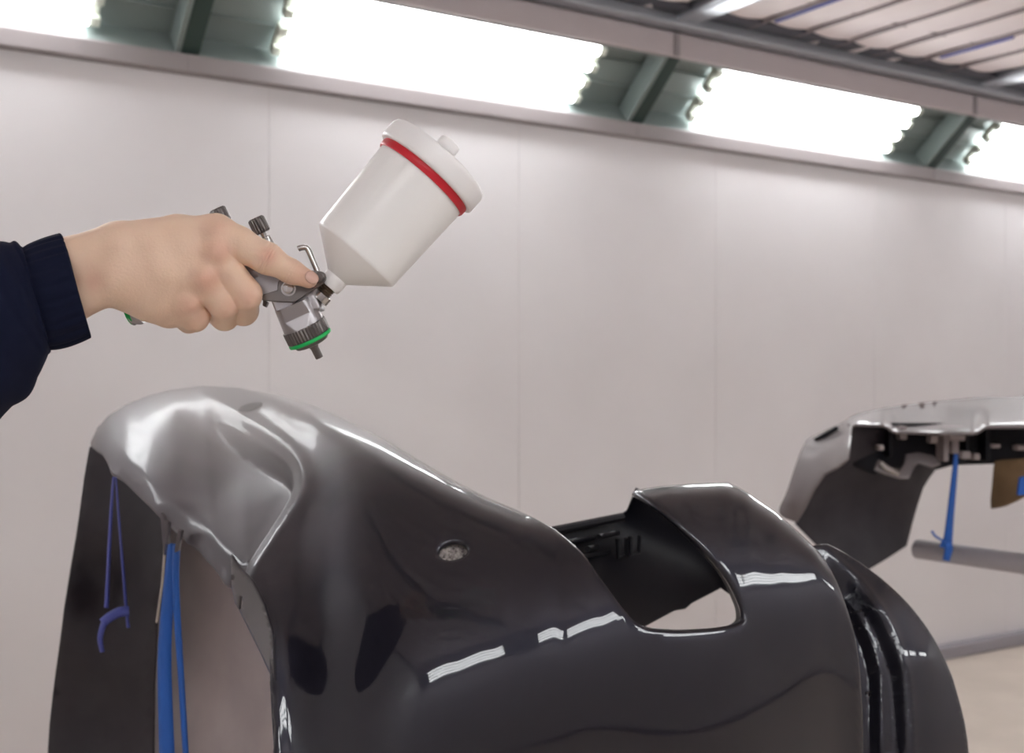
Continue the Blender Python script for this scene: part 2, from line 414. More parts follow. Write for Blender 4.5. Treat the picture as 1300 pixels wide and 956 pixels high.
def sheet(name, outline, ctrl, mat, parent, h=8.0, crest=None, holes=(), disp=None, extra=(), thick=.004, alpha=17.0, front=None, reg=1e-4):
    def warp(p):
        p = np.array(p, float)
        if crest is None: return p
        yc = np.interp(p[:, 0], [c[0] for c in crest], [c[1] for c in crest])
        return np.stack([p[:, 0], alpha*np.sqrt(np.maximum(p[:, 1]-yc, 0)+.5)], 1)
    def unwarp(q):
        if crest is None: return q
        yc = np.interp(q[:, 0], [c[0] for c in crest], [c[1] for c in crest])
        return np.stack([q[:, 0], yc+np.maximum((q[:, 1]/alpha)**2-.5, 0)], 1)
    f = tps_fit(warp([(c[0], c[1]) for c in ctrl]), np.array([c[2] for c in ctrl]), reg)
    loops = [resample(outline, h)]+[resample(hh, h*.5) for hh in holes]
    wl = [warp(l) for l in loops]
    pts = np.vstack(wl); edges = []; b = 0
    for l in wl:
        n = len(l); edges += [(b+i, b+(i+1) % n) for i in range(n)]; b += n
    lo = wl[0].min(0); hi = wl[0].max(0)
    gx, gy = np.meshgrid(np.arange(lo[0], hi[0], h), np.arange(lo[1], hi[1], h)); gx = gx+((np.arange(gx.shape[0]) % 2)*h*.5)[:, None]
    g = np.stack([gx.ravel(), gy.ravel()], 1)
    if len(extra): g = np.vstack([g, warp(np.array(extra, float))])
    ok = inside(wl[0], g)
    for l in wl[1:]: ok &= ~inside(l, g)
    g = g[ok]
    for l in wl: g = g[seg_dist(l, g)[0] > h*.4]
    allp = np.vstack([pts, g])
    vo, eo, fo, *_ = delaunay_2d_cdt([Vector(p) for p in allp], edges, [], 0, 1e-3)
    q = np.array([(v[0], v[1]) for v in vo]); px = unwarp(q); Y = f(q)
    X = ((px[:, 0]-CX)/FPX*Y)[:, None]*np.array(CR)+Y[:, None]*np.array(FWD)+(CAMH+(HY-px[:, 1])/FPX*Y)[:, None]*np.array([0, 0, 1.])
    T = np.array([t for t in fo if len(t) == 3], int)
    cen2 = q[T].mean(1); ins = inside(wl[0], cen2)
    for l in wl[1:]: ins &= ~inside(l, cen2)
    T = T[ins]
    def normals(X):
        n = np.cross(X[T[:, 1]]-X[T[:, 0]], X[T[:, 2]]-X[T[:, 0]]); N = np.zeros_like(X)
        for k in range(3): np.add.at(N, T[:, k], n)
        return N/(np.linalg.norm(N, axis=1, keepdims=True)+1e-12), n
    N, fn = normals(X)
    cen = X[T].mean(1); view = np.array([0, 0, CAMH])-cen
    flip = (fn*view).sum(1).sum() < 0
    if flip: T = T[:, ::-1]
    N, fn = normals(X)
    if disp is not None:
        X = X+N*disp(px)[:, None]; N, fn = normals(X)
    # closed shell with a half-round edge
    nV = len(X); r = thick/2; V = [tuple(x) for x in X]+[tuple(x) for x in (X-N*thick)]
    F = [tuple(t) for t in T]+[tuple(t[::-1]+nV) for t in T]
    cnt = {}
    for t in T:
        for k in range(3): cnt[(t[k], t[(k+1) % 3])] = 1
    bnd = [e for e in cnt if (e[1], e[0]) not in cnt]
    outw = np.zeros_like(X)
    for a, c in bnd:
        tv = X[c]-X[a]; o = np.cross(tv, N[a]+N[c]); outw[a] += o; outw[c] += o
    ln = np.linalg.norm(outw, axis=1, keepdims=True); outw = np.where(ln > 0, outw/(ln+1e-12), 0)
    bv = sorted({v for e in bnd for v in e}); rings = {}
    K = 3
    for v in bv:
        ids = [v]
        for k in range(1, K+1):
            th = math.pi*k/(K+1); pt = X[v]-N[v]*r+outw[v]*r*math.sin(th)+N[v]*r*math.cos(th)
            ids.append(len(V)); V.append(tuple(pt))
        ids.append(v+nV); rings[v] = ids
    for a, c in bnd:
        for k in range(K+1): F.append((rings[c][k], rings[a][k], rings[a][k+1], rings[c][k+1]))
    DEPTH[name] = lambda p: f(warp(p))
    return mesh_obj(name, V, F, mat, parent)
DEPTH = {}

# ------------------------------------------------------------------ the bumper being painted
bumper = empty('car_bumper', 'glossy dark grey car bumper being sprayed, in the foreground below the spray gun', 'bumper', P(640, 900, 1.45))
outline = []
outline += spline([(127, 571), (115, 562), (123, 543), (138, 527), (160, 513), (190, 501.5), (217, 495), (259, 490), (301, 492), (351, 501), (400, 515), (435, 531), (485, 556), (530, 583), (575, 609),
            (621, 632.5), (663, 650), (704, 672)], 4)
outline += spline([(706, 674), (725, 692), (742, 710), (771, 752), (795, 783), (808, 795), (825, 801.5), (850, 804), (867, 804.5), (890, 803.5), (913, 801.5), (935, 797.5), (946, 791), (948.5, 782), (945, 766), (929, 733), (908, 707), (880, 678), (846, 648), (820, 630), (806.5, 623)], 4)
outline += [(809, 621.5), (838, 617), (875, 614), (924, 612)]
outline += spline([(926, 612.5), (950, 626), (987, 652), (1033, 694), (1046, 710), (1062, 738), (1075, 773), (1085, 812), (1091, 864), (1094, 950), (1088, 1060)], 4)
outline += [(900, 1075), (600, 1075), (358, 1060)]
outline += spline([(352, 960), (349, 900), (347, 866), (344, 805), (334, 767), (318, 738)], 4)
outline += [(308, 730), (301, 721), (294, 704), (290, 701), (276, 695), (274.5, 702), (268, 720), (264, 718), (234, 675)]
outline += spline([(232, 672), (203, 651), (172, 622), (150, 602), (141, 596), (137, 585), (130, 573)], 3)
outline = [tuple(p) for p in outline]
crest = [(110, 571), (115, 561), (123, 543), (138, 527), (160, 513), (190, 501.5), (217, 495), (259, 490), (301, 492), (351, 501), (400, 515), (435, 531), (485, 556), (530, 583), (575, 609),
         (621, 632), (663, 649), (710, 655), (760, 640), (806, 620), (838, 616), (875, 613), (924, 611), (950, 622), (987, 648), (1033, 690), (1062, 725), (1100, 800)]
def sweep(px, yc, Yc, R, angs=(96, 85, 72, 58, 44, 30, 18, 8, 0)):
    """points down one vertical section: a quarter round of radius R that starts at the crest"""
    out = []; zc = -(yc-HY)/FPX*Yc
    for a in angs:
        a = math.radians(a); c_, z_ = prof_at(a); Y = Yc-R*c_; z = zc-R*z_; out.append((px, HY-z/Y*FPX, Y))
    Y0 = out[-1][2]; y0 = out[-1][1]
    for y in (980, 1065):
        if y > y0+30: out.append((px, y, Y0+.0001*(y-y0)))
    return out
TH = np.radians(np.linspace(100, -2, 410))
RAD = 1+1.5*sstep(-TH, -math.radians(48), -math.radians(24))          # tight at the crest, flatter down the face
i90 = int(np.argmin(abs(TH-math.pi/2)))
CC = np.concatenate([[0], np.cumsum(.5*(RAD[1:]*np.sin(TH[1:])+RAD[:-1]*np.sin(TH[:-1])))*(TH[0]-TH[1])]); CC -= CC[i90]
ZZ = np.concatenate([[0], np.cumsum(.5*(RAD[1:]*np.cos(TH[1:])+RAD[:-1]*np.cos(TH[:-1])))*(TH[0]-TH[1])]); ZZ -= ZZ[i90]
def prof_at(a):
    k = int(np.argmin(abs(TH-a))); return CC[k], ZZ[k]
C19, Z19 = prof_at(math.radians(19))
def section(px, yc, y19, Y19):
    """section that starts at the crest row yc and leans back 19 degrees at row y19, distance Y19"""
    a = (yc-HY)/FPX; b = (y19-HY)/FPX; R = (b-a)*Y19/(Z19+C19*a); return (px, yc, Y19+C19*R, R)
SECTIONS = [section(*c) for c in ((400, 517, 960, 1.235), (450, 540, 900, 1.215), (505, 569, 875, 1.21), (560, 601, 855, 1.21), (615, 630, 838, 1.212), (670, 651, 825, 1.215), (750, 652, 808, 1.225),
            (850, 612, 795, 1.245), (945, 615, 792, 1.285), (1030, 660, 782, 1.335), (1085, 720, 786, 1.375))]

ctrl = []
for c in SECTIONS: ctrl += sweep(*c)
ctrl += [(116, 562, 1.78), (140, 527, 1.83), (190, 502, 1.86), (259, 490.5, 1.845), (330, 497, 1.765),
 (130, 572, 1.72), (150, 602, 1.62), (203, 650, 1.49), (268, 718, 1.37), (318, 738, 1.302), (344, 805, 1.281), (349, 900, 1.25), (355, 1050, 1.205)]
for (A_, B_, hgt) in (((150, 602, 1.62), (190, 502, 1.86), .018), ((203, 650, 1.49), (259, 490.5, 1.845), .022), ((268, 718, 1.37), (330, 497, 1.765), .022)):
    a3, b3 = P(*A_), P(*B_)
    for v in (.33, .66):
        m3 = a3.lerp(b3, v)+UP*hgt*4*v*(1-v); Yv = m3.dot(FWD); ctrl.append((CX+m3.dot(CR)/Yv*FPX, HY-(m3.z-CAMH)/Yv*FPX, Yv))
crease = [tuple(p) for p in spline([(200, 517), (228, 529), (252, 541), (286, 561), (322, 583), (343, 597), (352.5, 607), (353, 616), (346, 631), (323, 667), (305, 695), (297, 709), (292, 722)], 6)]
fold = [tuple(p) for p in spline([(128, 556), (150, 574), (180, 597), (215, 624), (250, 650), (274, 674), (291, 697)], 5)]
arch = [tuple(p) for p in spline([(314, 733), (334, 767), (344.5, 805), (347, 866), (349.5, 905), (353, 960), (358, 1060)], 4)]
def crease_disp(px):
    d, s, par = seg_dist(crease, px, False)
    sd = d*s                                   # + = ledge side when travelling right then down-left
    amp = sstep(par, 8, 120)*sstep(px[:, 0], 126, 190)
    floor_ = -.026*sstep(sd, -22, -1)*np.exp(-np.maximum(0, sd-10)/260.0)
    roll = .007*np.exp(-((-sd-36)/11.0)**2)
    d2, s2, p2 = seg_dist(fold, px, False)
    lip = -.013*sstep(d2*s2, -2, 34)*sstep(px[:, 0], 126, 160)*(1-sstep(px[:, 0], 292, 304))
    d3, s3, p3 = seg_dist(arch, px, False)
    rim = .006*np.exp(-((d3-4)/5.0)**2)*sstep(p3, 2, 25)
    return (floor_+roll)*amp+lip+rim
extra = []
for off in range(-51, 13, 3):
    for i in range(1, len(crease)-1):
        a, b = np.array(crease[i-1]), np.array(crease[i+1]); t = (b-a)/np.linalg.norm(b-a); n = np.array([-t[1], t[0]]); extra.append(np.array(crease[i])+n*off)
slot = [tuple(p) for p in spline([(303, 522), (312, 516), (322, 513.5), (333, 513.5), (326, 519), (316, 522.5)], 4, True)]
sensor = [(575+23*math.cos(a)-4*math.sin(a), 699+15.5*math.sin(a)) for a in np.linspace(0, 2*math.pi, 28)[:-1]]
shell = sheet('outer_skin', outline, ctrl, M['paint'], bumper, h=7.0, crest=crest, holes=(sensor,), disp=crease_disp, extra=extra, thick=.009, reg=3e-3)
from mathutils.bvhtree import BVHTree
_m = shell.data; _o = root_of(bumper)
bvh = BVHTree.FromPolygons([v.co+_o for v in _m.vertices], [tuple(p.vertices) for p in _m.polygons])
_eye = Vector((0, 0, CAMH)); sl = []
for p in slot:
    hit, nrm_, _i, _d = bvh.ray_cast(_eye, (P(p[0], p[1], 1.0)-_eye).normalized())
    if hit is not None: sl.append((hit, nrm_ if nrm_.z > 0 else -nrm_))
if len(sl) > 5:
    nm_ = sum((n for _, n in sl), Vector((0, 0, 0))).normalized()
    MB().prism([h+nm_*.003 for h, n in sl], nm_*-.006).build('slot_shade', M['matt_black'], bumper)  # raised black plate, painted as the shade inside the vent slot
MB().tube([P(x, y, float(DEPTH['outer_skin'](np.array([[max(x, 320.), y]]))[0])+.002) for x, y in spline([(317, 737), (326, 751), (335, 770), (341, 788), (345, 808), (347, 835), (348, 866), (350, 910), (354, 970), (359, 1055)], 4)], .0042, 12).build('arch_edge', M['paint'], bumper, smooth=True)
# speckled plug seen inside the sensor hole
pY = float(DEPTH['outer_skin'](np.array([[575., 700.]]))[0])+.016
MB().lathe(P(575, 700, pY), CV(0.1, -.85, .5), [(-.004, .001), (-.004, .026), (.0, .027), (.001, .001)], 28).build('sensor_plug', M['plug'], bumper, smooth=True)

# right-hand corner with its creased recess
corner_outline = [tuple(p) for p in spline([(1030, 694), (1046, 692.5), (1057, 694.5), (1090, 714), (1120, 736), (1150, 764), (1172, 791), (1190, 819), (1203, 846), (1213, 874), (1228, 940), (1236, 1060)], 4)]+[(1090, 1060), (1086, 900), (1078, 820), (1066, 760), (1048, 720)]
cr1 = [tuple(p) for p in spline([(1044, 704), (1066, 725), (1086, 744), (1107, 771), (1123, 797), (1131, 816), (1139, 840), (1145, 870), (1150, 960), (1150, 1060)], 10)]
cr2 = [tuple(p) for p in spline([(1046, 708), (1065, 737), (1088, 768), (1100, 792), (1110, 815), (1118, 845), (1122, 880), (1124, 1060)], 10)]
def corner_disp(px):
    d, s, par = seg_dist(cr1, px, False); sd = d*s
    d2, s2, par2 = seg_dist(cr2, px, False); sd2 = d2*s2
    return -.016*sstep(sd, -9, 9)*sstep(par, 0, 60)-.013*sstep(sd2, -8, 9)*sstep(par2, 5, 70)+.002*np.exp(-((sd+8)/6)**2)
ex = []
for c in (cr1, cr2):
    for off in range(-14, 16, 2):
        for i in range(1, len(c)-1):
            a, b = np.array(c[i-1]), np.array(c[i+1]); t = (b-a)/np.linalg.norm(b-a); ex.append(np.array(c[i])+np.array([-t[1], t[0]])*off)
sheet('corner_panel', corner_outline, [(1165, 830, 1.48), (1145, 830, 1.471), (1180, 835, 1.487), (1145, 870, 1.457), (1180, 880, 1.472), (1120, 770, 1.49), (1057, 695, 1.53), (1090, 714, 1.53), (1120, 737, 1.525), (1150, 764, 1.52), (1172, 791, 1.517), (1190, 819, 1.515), (1203, 846, 1.51), (1213, 874, 1.505), (1236, 1060, 1.50), (1150, 960, 1.435), (1190, 960, 1.455), (1150, 1060, 1.43), (1046, 700, 1.52), (1066, 760, 1.49), (1080, 820, 1.465), (1088, 900, 1.44), (1090, 1060, 1.42)],
      M['paint'], bumper, h=4.0, disp=corner_disp, extra=ex, thick=.006, reg=8e-4)

# inside of the opening: dark carrier with ledges and clips, return flange round the hole
carrier = sheet('inner_carrier', [(690, 676), (740, 666), (786, 657), (797, 650), (803, 636), (808, 622), (850, 640), (900, 690), (950, 740), (952, 770), (914, 744), (878, 763), (870, 770), (857, 772), (812, 796), (790, 796), (740, 730)],
      [(690, 676, 1.530), (786, 657, 1.620), (808, 622, 1.590), (860, 700, 1.640), (950, 740, 1.570), (914, 744, 1.620), (812, 796, 1.470), (740, 730, 1.520)], M['black'], bumper, h=9, thick=.004)
for (x0, y0, x1, y1, r) in ((702, 674, 790, 656.5, .006), (718, 689, 757, 682.5, .0035), (760, 681.5, 784, 676.5, .0035), (738, 707, 776, 700.5, .003), (746, 697, 760, 695, .004)):
    MB().tube([P(x0, y0, 1.52), P(x1, y1, 1.595)], r, 8).build('ledge', M['black'], bumper, smooth=True)
for x in (784, 800):
    c = MB(); pts = [P(x, 684-(x-784)*.2, 1.575), P(x+1, 708-(x-784)*.25, 1.575), P(x+11, 706-(x-784)*.25, 1.585), P(x+12, 683-(x-784)*.2, 1.585)]
    c.tube(pts, .003, 6); c.build('clip', M['black'], bumper, smooth=True)
fl = spline([(806.5, 624), (846, 649), (880, 679), (908, 708), (929, 734), (945, 767), (948, 782), (946, 790), (935, 796), (913, 801)], 4)
V = []; F = []
fY = DEPTH['outer_skin'](fl)
for i, p in enumerate(fl):
    for k in range(5):
        a = k/4
        V.append(P(p[0]-a*14*min(1, i/8), p[1]-a*1.5+0.5, fY[i]+.004+.12*a))
for i in range(len(fl)-1):
    for k in range(4): F.append((i*5+k, i*5+k+1, i*5+6+k, i*5+5+k))
o = mesh_obj('return_flange', V, F, M['black'], bumper); m = o.modifiers.new('t', 'SOLIDIFY'); m.thickness = .003

def bridge(name, pts, fa, fb, mat, sh=-3.0):
    """web of plastic joining two sheets that lie one behind the other"""
    V = []; F = []; ya = fa(np.array(pts)); yb = fb(np.array(pts))
    for (x, y), a_, b_ in zip(pts, ya, yb):
        for k in range(4): V.append(P(x+sh, y, a_+.005+(b_-a_-.002)*k/3))
    for i in range(len(pts)-1):
        for k in range(3): F.append((i*4+k, i*4+k+1, i*4+5+k, i*4+4+k))
    o = mesh_obj(name, V, F, M[mat], bumper); m = o.modifiers.new('t', 'SOLIDIFY'); m.thickness = .003
bridge('corner_web', [tuple(p) for p in spline([(1046, 712), (1060, 738), (1074, 773), (1084, 812), (1090, 864), (1092, 950), (1086, 1060)], 4)], DEPTH['outer_skin'], DEPTH['corner_panel'], 'paint')
bridge('carrier_web', [tuple(p) for p in spline([(706, 677), (725, 695), (742, 713), (771, 755), (795, 786), (808, 797)], 4)], DEPTH['outer_skin'], DEPTH['inner_carrier'], 'black', -4)

# left: hanging inner liner, primed inner skin and bracket tabs
sheet('inner_liner', [(114, 568), (131, 566), (160, 592), (215, 645), (212, 670), (209, 703), (206, 741), (198, 790), (194, 867), (192, 1060), (55, 1060), (64, 920), (70, 867), (84, 770), (98, 680), (107, 610)],
      [(114, 568, 1.780), (150, 600, 1.760), (215, 645, 1.680), (206, 741, 1.660), (192, 1060, 1.610), (55, 1060, 1.680), (98, 680, 1.760), (84, 770, 1.730), (140, 740, 1.780), (130, 900, 1.740), (170, 1000, 1.690)], M['liner'], bumper, h=11, thick=.004)
sheet('inner_skin', [(190, 640), (240, 655), (300, 690), (335, 750), (362, 800), (366, 1060), (186, 1060), (190, 867), (194, 790), (202, 741), (205, 703)],
      [(190, 640, 1.790), (240, 655, 1.730), (300, 690, 1.690), (366, 800, 1.570), (366, 1060, 1.530), (186, 1060, 1.730), (202, 741, 1.790), (270, 850, 1.710)], M['primer'], bumper, h=12, thick=.004)
sheet('arch_tab', [(293, 705), (303, 722), (320, 739), (335, 768), (346, 806), (348, 866), (340, 850), (330, 828), (316, 800), (304, 776), (298, 766), (294, 745)],
      [(293, 705, 1.325), (320, 739, 1.295), (346, 806, 1.260), (348, 866, 1.255), (316, 800, 1.325), (298, 766, 1.345)], M['paint'], bumper, h=4, thick=.003,
      holes=([(304.5, 756), (307.5, 756), (308, 766), (306, 774), (302, 775), (303, 770)],))
br = MB()
for poly in ([(203, 651), (208, 656), (212, 680), (208, 706), (206, 690)], [(209, 660), (214, 664), (213, 692), (210, 690)], [(225, 672), (230, 674), (226, 700), (221, 702)]):
    br.prism([P(x, y, 1.47) for x, y in poly], FWD*.012)
br.build('bracket', M['paint'], bumper, bevel=.001)
MB().tube([P(208, 656, 1.49), P(209, 703, 1.53), P(206, 741, 1.57), P(199, 790, 1.60)], .0018, 6).build('liner_edge', M['chrome'], bumper, smooth=True)

# floor stand that carries it, hidden behind the skin
stand = empty('bumper_stand', 'grey tube stand hidden behind the dark bumper', 'stand', CV(0.1, 1.75, 0))
MB().tube([CV(-.18, 1.47, .70), CV(.46, 1.60, .70)], .018, 10).build('cross_bar', M['pipe'], stand, smooth=True)
for x, y in ((-.12, 1.482), (.40, 1.588)):
    MB().tube([CV(x, y, .02), CV(x, y, .70)], .018, 10).build('leg', M['pipe'], stand, smooth=True)
    MB().tube([CV(x-.14, y+.22, .02), CV(x+.14, y-.22, .02)], .018, 10).build('foot', M['pipe'], stand, smooth=True)

# blue tie strips
def ribbon(name, lines, label, group=None, mat='tape', widths=None):
    root = empty(name, label, 'strap', P(*lines[0][0][:3]), group)
    for (pts, wpx) in [(l, w) for l, w in zip(lines, widths)]:
        q = spline(pts, 6); V = []; F = []
        for i, p in enumerate(q):
            a = np.array(q[max(i-1, 0)])[:2]; b = np.array(q[min(i+1, len(q)-1)])[:2]; t = (b-a)/(np.linalg.norm(b-a)+1e-9); n = np.array([-t[1], t[0]])
            w = wpx[0]+(wpx[1]-wpx[0])*i/(len(q)-1)
            for k in (-1, -.33, .33, 1):
                V.append(P(p[0]+n[0]*w*.5*k, p[1]+n[1]*w*.5*k, p[2]+.004*(k*k)-.002))
        for i in range(len(q)-1):
            for k in range(3): F.append((i*4+k, i*4+k+1, i*4+5+k, i*4+4+k))
        o = mesh_obj('strip', V, F, M[mat], root); m = o.modifiers.new('t', 'SOLIDIFY'); m.thickness = .0012
    return root
ribbon('tie_strip', [[(144, 606, 1.590), (141, 650, 1.640), (138, 710, 1.660), (135, 772, 1.670)], [(147, 606, 1.590), (151, 660, 1.640), (156, 720, 1.660), (161, 780, 1.670), (163, 797, 1.670)],
                     [(130, 791, 1.66), (140, 783, 1.655), (152, 777, 1.655), (164, 776, 1.66)], [(135, 785, 1.66), (130, 797, 1.655), (127, 812, 1.66), (130, 828, 1.665)]],
       'thin blue tie looped and knotted in front of the dark liner at far left', 'blue ties on the bumper', 'tape_dark', [(3, 6), (2.5, 5), (12, 13), (9, 6)])
ribbon('tie_strip', [[(219, 690, 1.490), (216, 730, 1.500), (211, 790, 1.510), (209, 850, 1.510), (212, 960, 1.510)], [(224, 692, 1.485), (223, 740, 1.495), (226, 800, 1.500), (230, 860, 1.500), (236, 960, 1.500)]],
       'wide bright blue strip hanging straight from the bracket of the dark bumper', 'blue ties on the bumper', 'tape', [(12, 20), (10, 8)])

# ------------------------------------------------------------------ second bumper in the background
far = empty('car_bumper', 'unpainted grey car bumper hung on a pipe in the background at right', 'bumper', P(1180, 640, 2.6))
sheet('outer_skin', [tuple(p) for p in spline([(1010, 662), (991, 650), (1000, 622), (1012, 585), (1022, 563), (1033, 553), (1066, 538), (1086, 526), (1110, 520), (1131, 516), (1192, 509), (1257, 503.5), (1300, 503.5), (1420, 500), (1560, 505)], 4)]+
      [(1560, 545), (1420, 543), (1300, 541), (1200, 541), (1120, 539), (1086, 538), (1079, 541), (1075, 582), (1062, 592), (1046, 600), (1032, 620), (1020, 645)],
      [(991, 650, 2.55), (1010, 662, 2.56), (1022, 563, 2.62), (1066, 538, 2.75), (1131, 516, 2.95), (1192, 509, 3.0), (1300, 503, 3.0), (1560, 505, 2.9), (1560, 545, 2.38), (1300, 541, 2.48), (1200, 541, 2.5), (1120, 539, 2.52), (1079, 541, 2.52), (1040, 590, 2.5), (1020, 645, 2.52), (1100, 530, 2.70), (1200, 525, 2.72), (1300, 520, 2.70), (1420, 520, 2.65)],
      M['paint_far'], far, h=6, thick=.006,
      disp=lambda px: -.014*sstep(px[:, 1]-519, -5, 8)*sstep(px[:, 0], 1122, 1138)*(1-sstep(px[:, 0], 1236, 1252))+.0*px[:, 0])
MB().prism([P(x, y, 2.62) for x, y in ((1034, 557), (1062, 541), (1066, 545), (1038, 562))], FWD*.01).build('slot', M['black'], far)
sheet('arch_liner', [(1079, 541), (1120, 541), (1150, 560), (1160, 600), (1165, 588), (1178, 586), (1190, 593), (1180, 606), (1172, 619), (1165, 640), (1158, 664), (1151, 692), (1126, 708), (1102, 722), (1060, 712), (1012, 665), (1025, 633), (1041, 603), (1060, 592), (1075, 582)],
      [(1079, 541, 2.56), (1160, 600, 2.7), (1190, 593, 2.75), (1151, 692, 2.72), (1102, 722, 2.62), (1012, 665, 2.57), (1041, 603, 2.56), (1090, 640, 2.66)], M['liner'], far, h=9, thick=.006)
sheet('inner_beam', [(1078, 539), (1300, 541), (1560, 545), (1560, 590), (1300, 585), (1210, 588), (1190, 594), (1175, 586), (1150, 590), (1110, 600), (1076, 584)],
      [(1078, 539, 2.62), (1300, 541, 2.62), (1560, 545, 2.55), (1560, 590, 2.55), (1300, 585, 2.62), (1190, 594, 2.66), (1076, 584, 2.6)], M['black'], far, h=12, thick=.01)
# moulded pockets, clips and bolt heads on the beam
def block(name, x0, y0, x1, y1, Y, dep, mat): return MB().prism([P(x0, y0, Y), P(x1, y0, Y), P(x1, y1, Y), P(x0, y1, Y)], FWD*dep).build(name, M[mat], far, bevel=.003)
block('rib', 1129, 541, 1133, 580, 2.60, .05, 'black'); block('rib', 1198, 541, 1205, 586, 2.60, .05, 'primer'); block('rib', 1226, 541, 1231, 588, 2.60, .05, 'black'); block('rib', 1252, 541, 1258, 586, 2.59, .05, 'black')
block('bracket', 1205, 541, 1226, 560, 2.595, .04, 'primer'); block('bracket', 1209, 560, 1218, 576, 2.60, .04, 'primer')
for (x0, y0, x1, y1) in ((1143, 541, 1152, 558), (1116, 565, 1123, 572), (1182, 553, 1191, 563), (1221, 544, 1229, 553), (1222, 573, 1233, 583), (1237, 576, 1245, 584), (1259, 564, 1271, 569), (1292, 565, 1304, 572)):
    block('clip', x0, y0, x1, y1, 2.585, .03, 'primer')
sheet('support_lip', [(1116, 584), (1128, 592), (1144, 599), (1150, 588), (1152, 577), (1166, 575), (1185, 579), (1194, 588), (1184, 592), (1166, 586), (1160, 592), (1154, 606), (1143, 606), (1126, 601), (1112, 596)],
      [(1116, 584, 2.56), (1150, 588, 2.57), (1190, 585, 2.6), (1143, 606, 2.55)], M['paint_far'], far, h=4, thick=.006)
MB().tube([P(1118, 588, 2.55), P(1127, 595, 2.545), P(1141, 601, 2.545)], .006, 8).build('bright_edge', M['chrome'], far, smooth=True)
ribbon('tie_strip', [[(1214, 576, 2.57), (1212, 600, 2.56), (1208, 640, 2.56), (1205, 670, 2.56), (1203, 690, 2.57)], [(1195, 688, 2.575), (1204, 694, 2.565), (1201, 712, 2.575)], [(1203, 689, 2.565), (1196, 686, 2.56), (1187, 680, 2.56), (1183, 674, 2.56)]],
       'blue tie holding the background bumper to the grey pipe', 'blue ties on the bumper', 'tape', [(6, 12), (14, 9), (3, 3)])
# grey pipe rack: the arm runs straight out from the wall side towards the room
rack = empty('pipe_rack', 'grey round pipe rack under the background bumper at the right edge', 'rack', P(1500, 950, 2.3))
q0 = P(1165, 697, 2.70); q1 = q0+INW*1.05
MB().tube([q0, q0+INW*.004, q1], .022, 20).build('arm', M['pipe'], rack, smooth=True)
MB().tube([q1-INW*.1+UP*.45, (q1-INW*.1)*1.0+UP*(-q1.z+.02)], .022, 16).build('post', M['pipe'], rack, smooth=True)
MB().tube([(q1-INW*.1)+DV*.4+UP*(-q1.z+.02), (q1-INW*.1)-DV*.4+UP*(-q1.z+.02)], .022, 16).build('foot', M['pipe'], rack, smooth=True)
card = empty('padding_board', 'folded brown board tucked under the background bumper at the right edge', 'board', P(1290, 610, 2.55))
sheet('board', [(1263, 587), (1310, 583), (1350, 584), (1352, 624), (1300, 628), (1288, 634), (1274, 640), (1258, 644)], [(1263, 587, 2.56), (1350, 584, 2.45), (1352, 624, 2.45), (1258, 644, 2.57), (1288, 610, 2.50)], M['card'], card, h=7, thick=.012)
MB().prism([P(x, y, 2.475) for x, y in ((1296, 606), (1330, 601), (1330, 627), (1293, 629))], FWD*.012).build('blue_strip', M['tape'], card, bevel=.002)

# ------------------------------------------------------------------ spray gun (distance GY from the camera plane)
GY = .93; S = GY/FPX            # metres per photo pixel at the gun
gun = empty('spray_gun', 'silver gravity spray gun with white cup and red band, held in the hand', 'spray gun', P(380, 380, GY))
def gdir(x, y, tilt=0.0):
    v = (CR*x-UP*y).normalized(); return (v*math.cos(tilt)+FWD*math.sin(tilt)).normalized()
ca = gdir(.645, .765*-1, math.radians(4)); cb = P(418.7, 362.6, GY)
def px_prof(l): return [(t*S, r*S) for t, r in l]
MB().lathe(cb, ca, px_prof([(12, 12), (14, 15), (20, 22.5), (49, 59), (51, 60.5), (54, 61), (178, 65.5), (184, 66), (184, 62), (54, 57), (49, 55), (20, 19), (14, 11)]), 64, closed=True).build('cup', M['cup'], gun, smooth=True, angle=30)
MB().lathe(cb, ca, px_prof([(-3, 10), (-2.5, 14), (0, 15), (8, 16), (14, 15.3), (16, 14)]), 40).build('cup_neck', M['lid'], gun, smooth=True, angle=50)
MB().lathe(cb, ca, px_prof([(177.5, 64), (177.5, 67.5), (179, 68.3), (186, 68.8), (187.5, 68.3), (187.5, 64)]), 64, closed=True).build('cup_band', M['red'], gun, smooth=True, angle=50)
lid = MB().lathe(cb, ca, px_prof([(187.5, 60), (187.5, 72), (189, 74), (193, 74.5), (210, 74.5), (215, 72.5), (217, 69), (217.5, 64), (217.5, 20), (217.5, 1)]), 64).build('cup_lid', M['lid'], gun, smooth=True, angle=50)
MB().lathe(cb-gdir(.765, .645)*2.5*S+ca*4*S, ca, px_prof([(217, 11.5), (224, 11.5), (226, 14), (228, 14.7), (235, 14.7), (237, 13.5), (238, 11), (238, 1)]), 32).build('vent_cap', M['lid'], lid, smooth=True, angle=50)
MB().lathe(cb, ca, px_prof([(-13, 8.5), (-12, 10.5), (-10, 9), (-9, 10.5), (-7, 9), (-6, 10.5), (-4, 9), (-3, 11), (-2, 11), (-1, 8)]), 32).build('thread', M['bronze'], gun, smooth=True, angle=30)
MB().lathe(cb, ca, px_prof([(-24, 11), (-23, 13.5), (-14, 13.5), (-13, 12)]), 6 * 4).build('nut', M['chrome'], gun, smooth=True, angle=25)
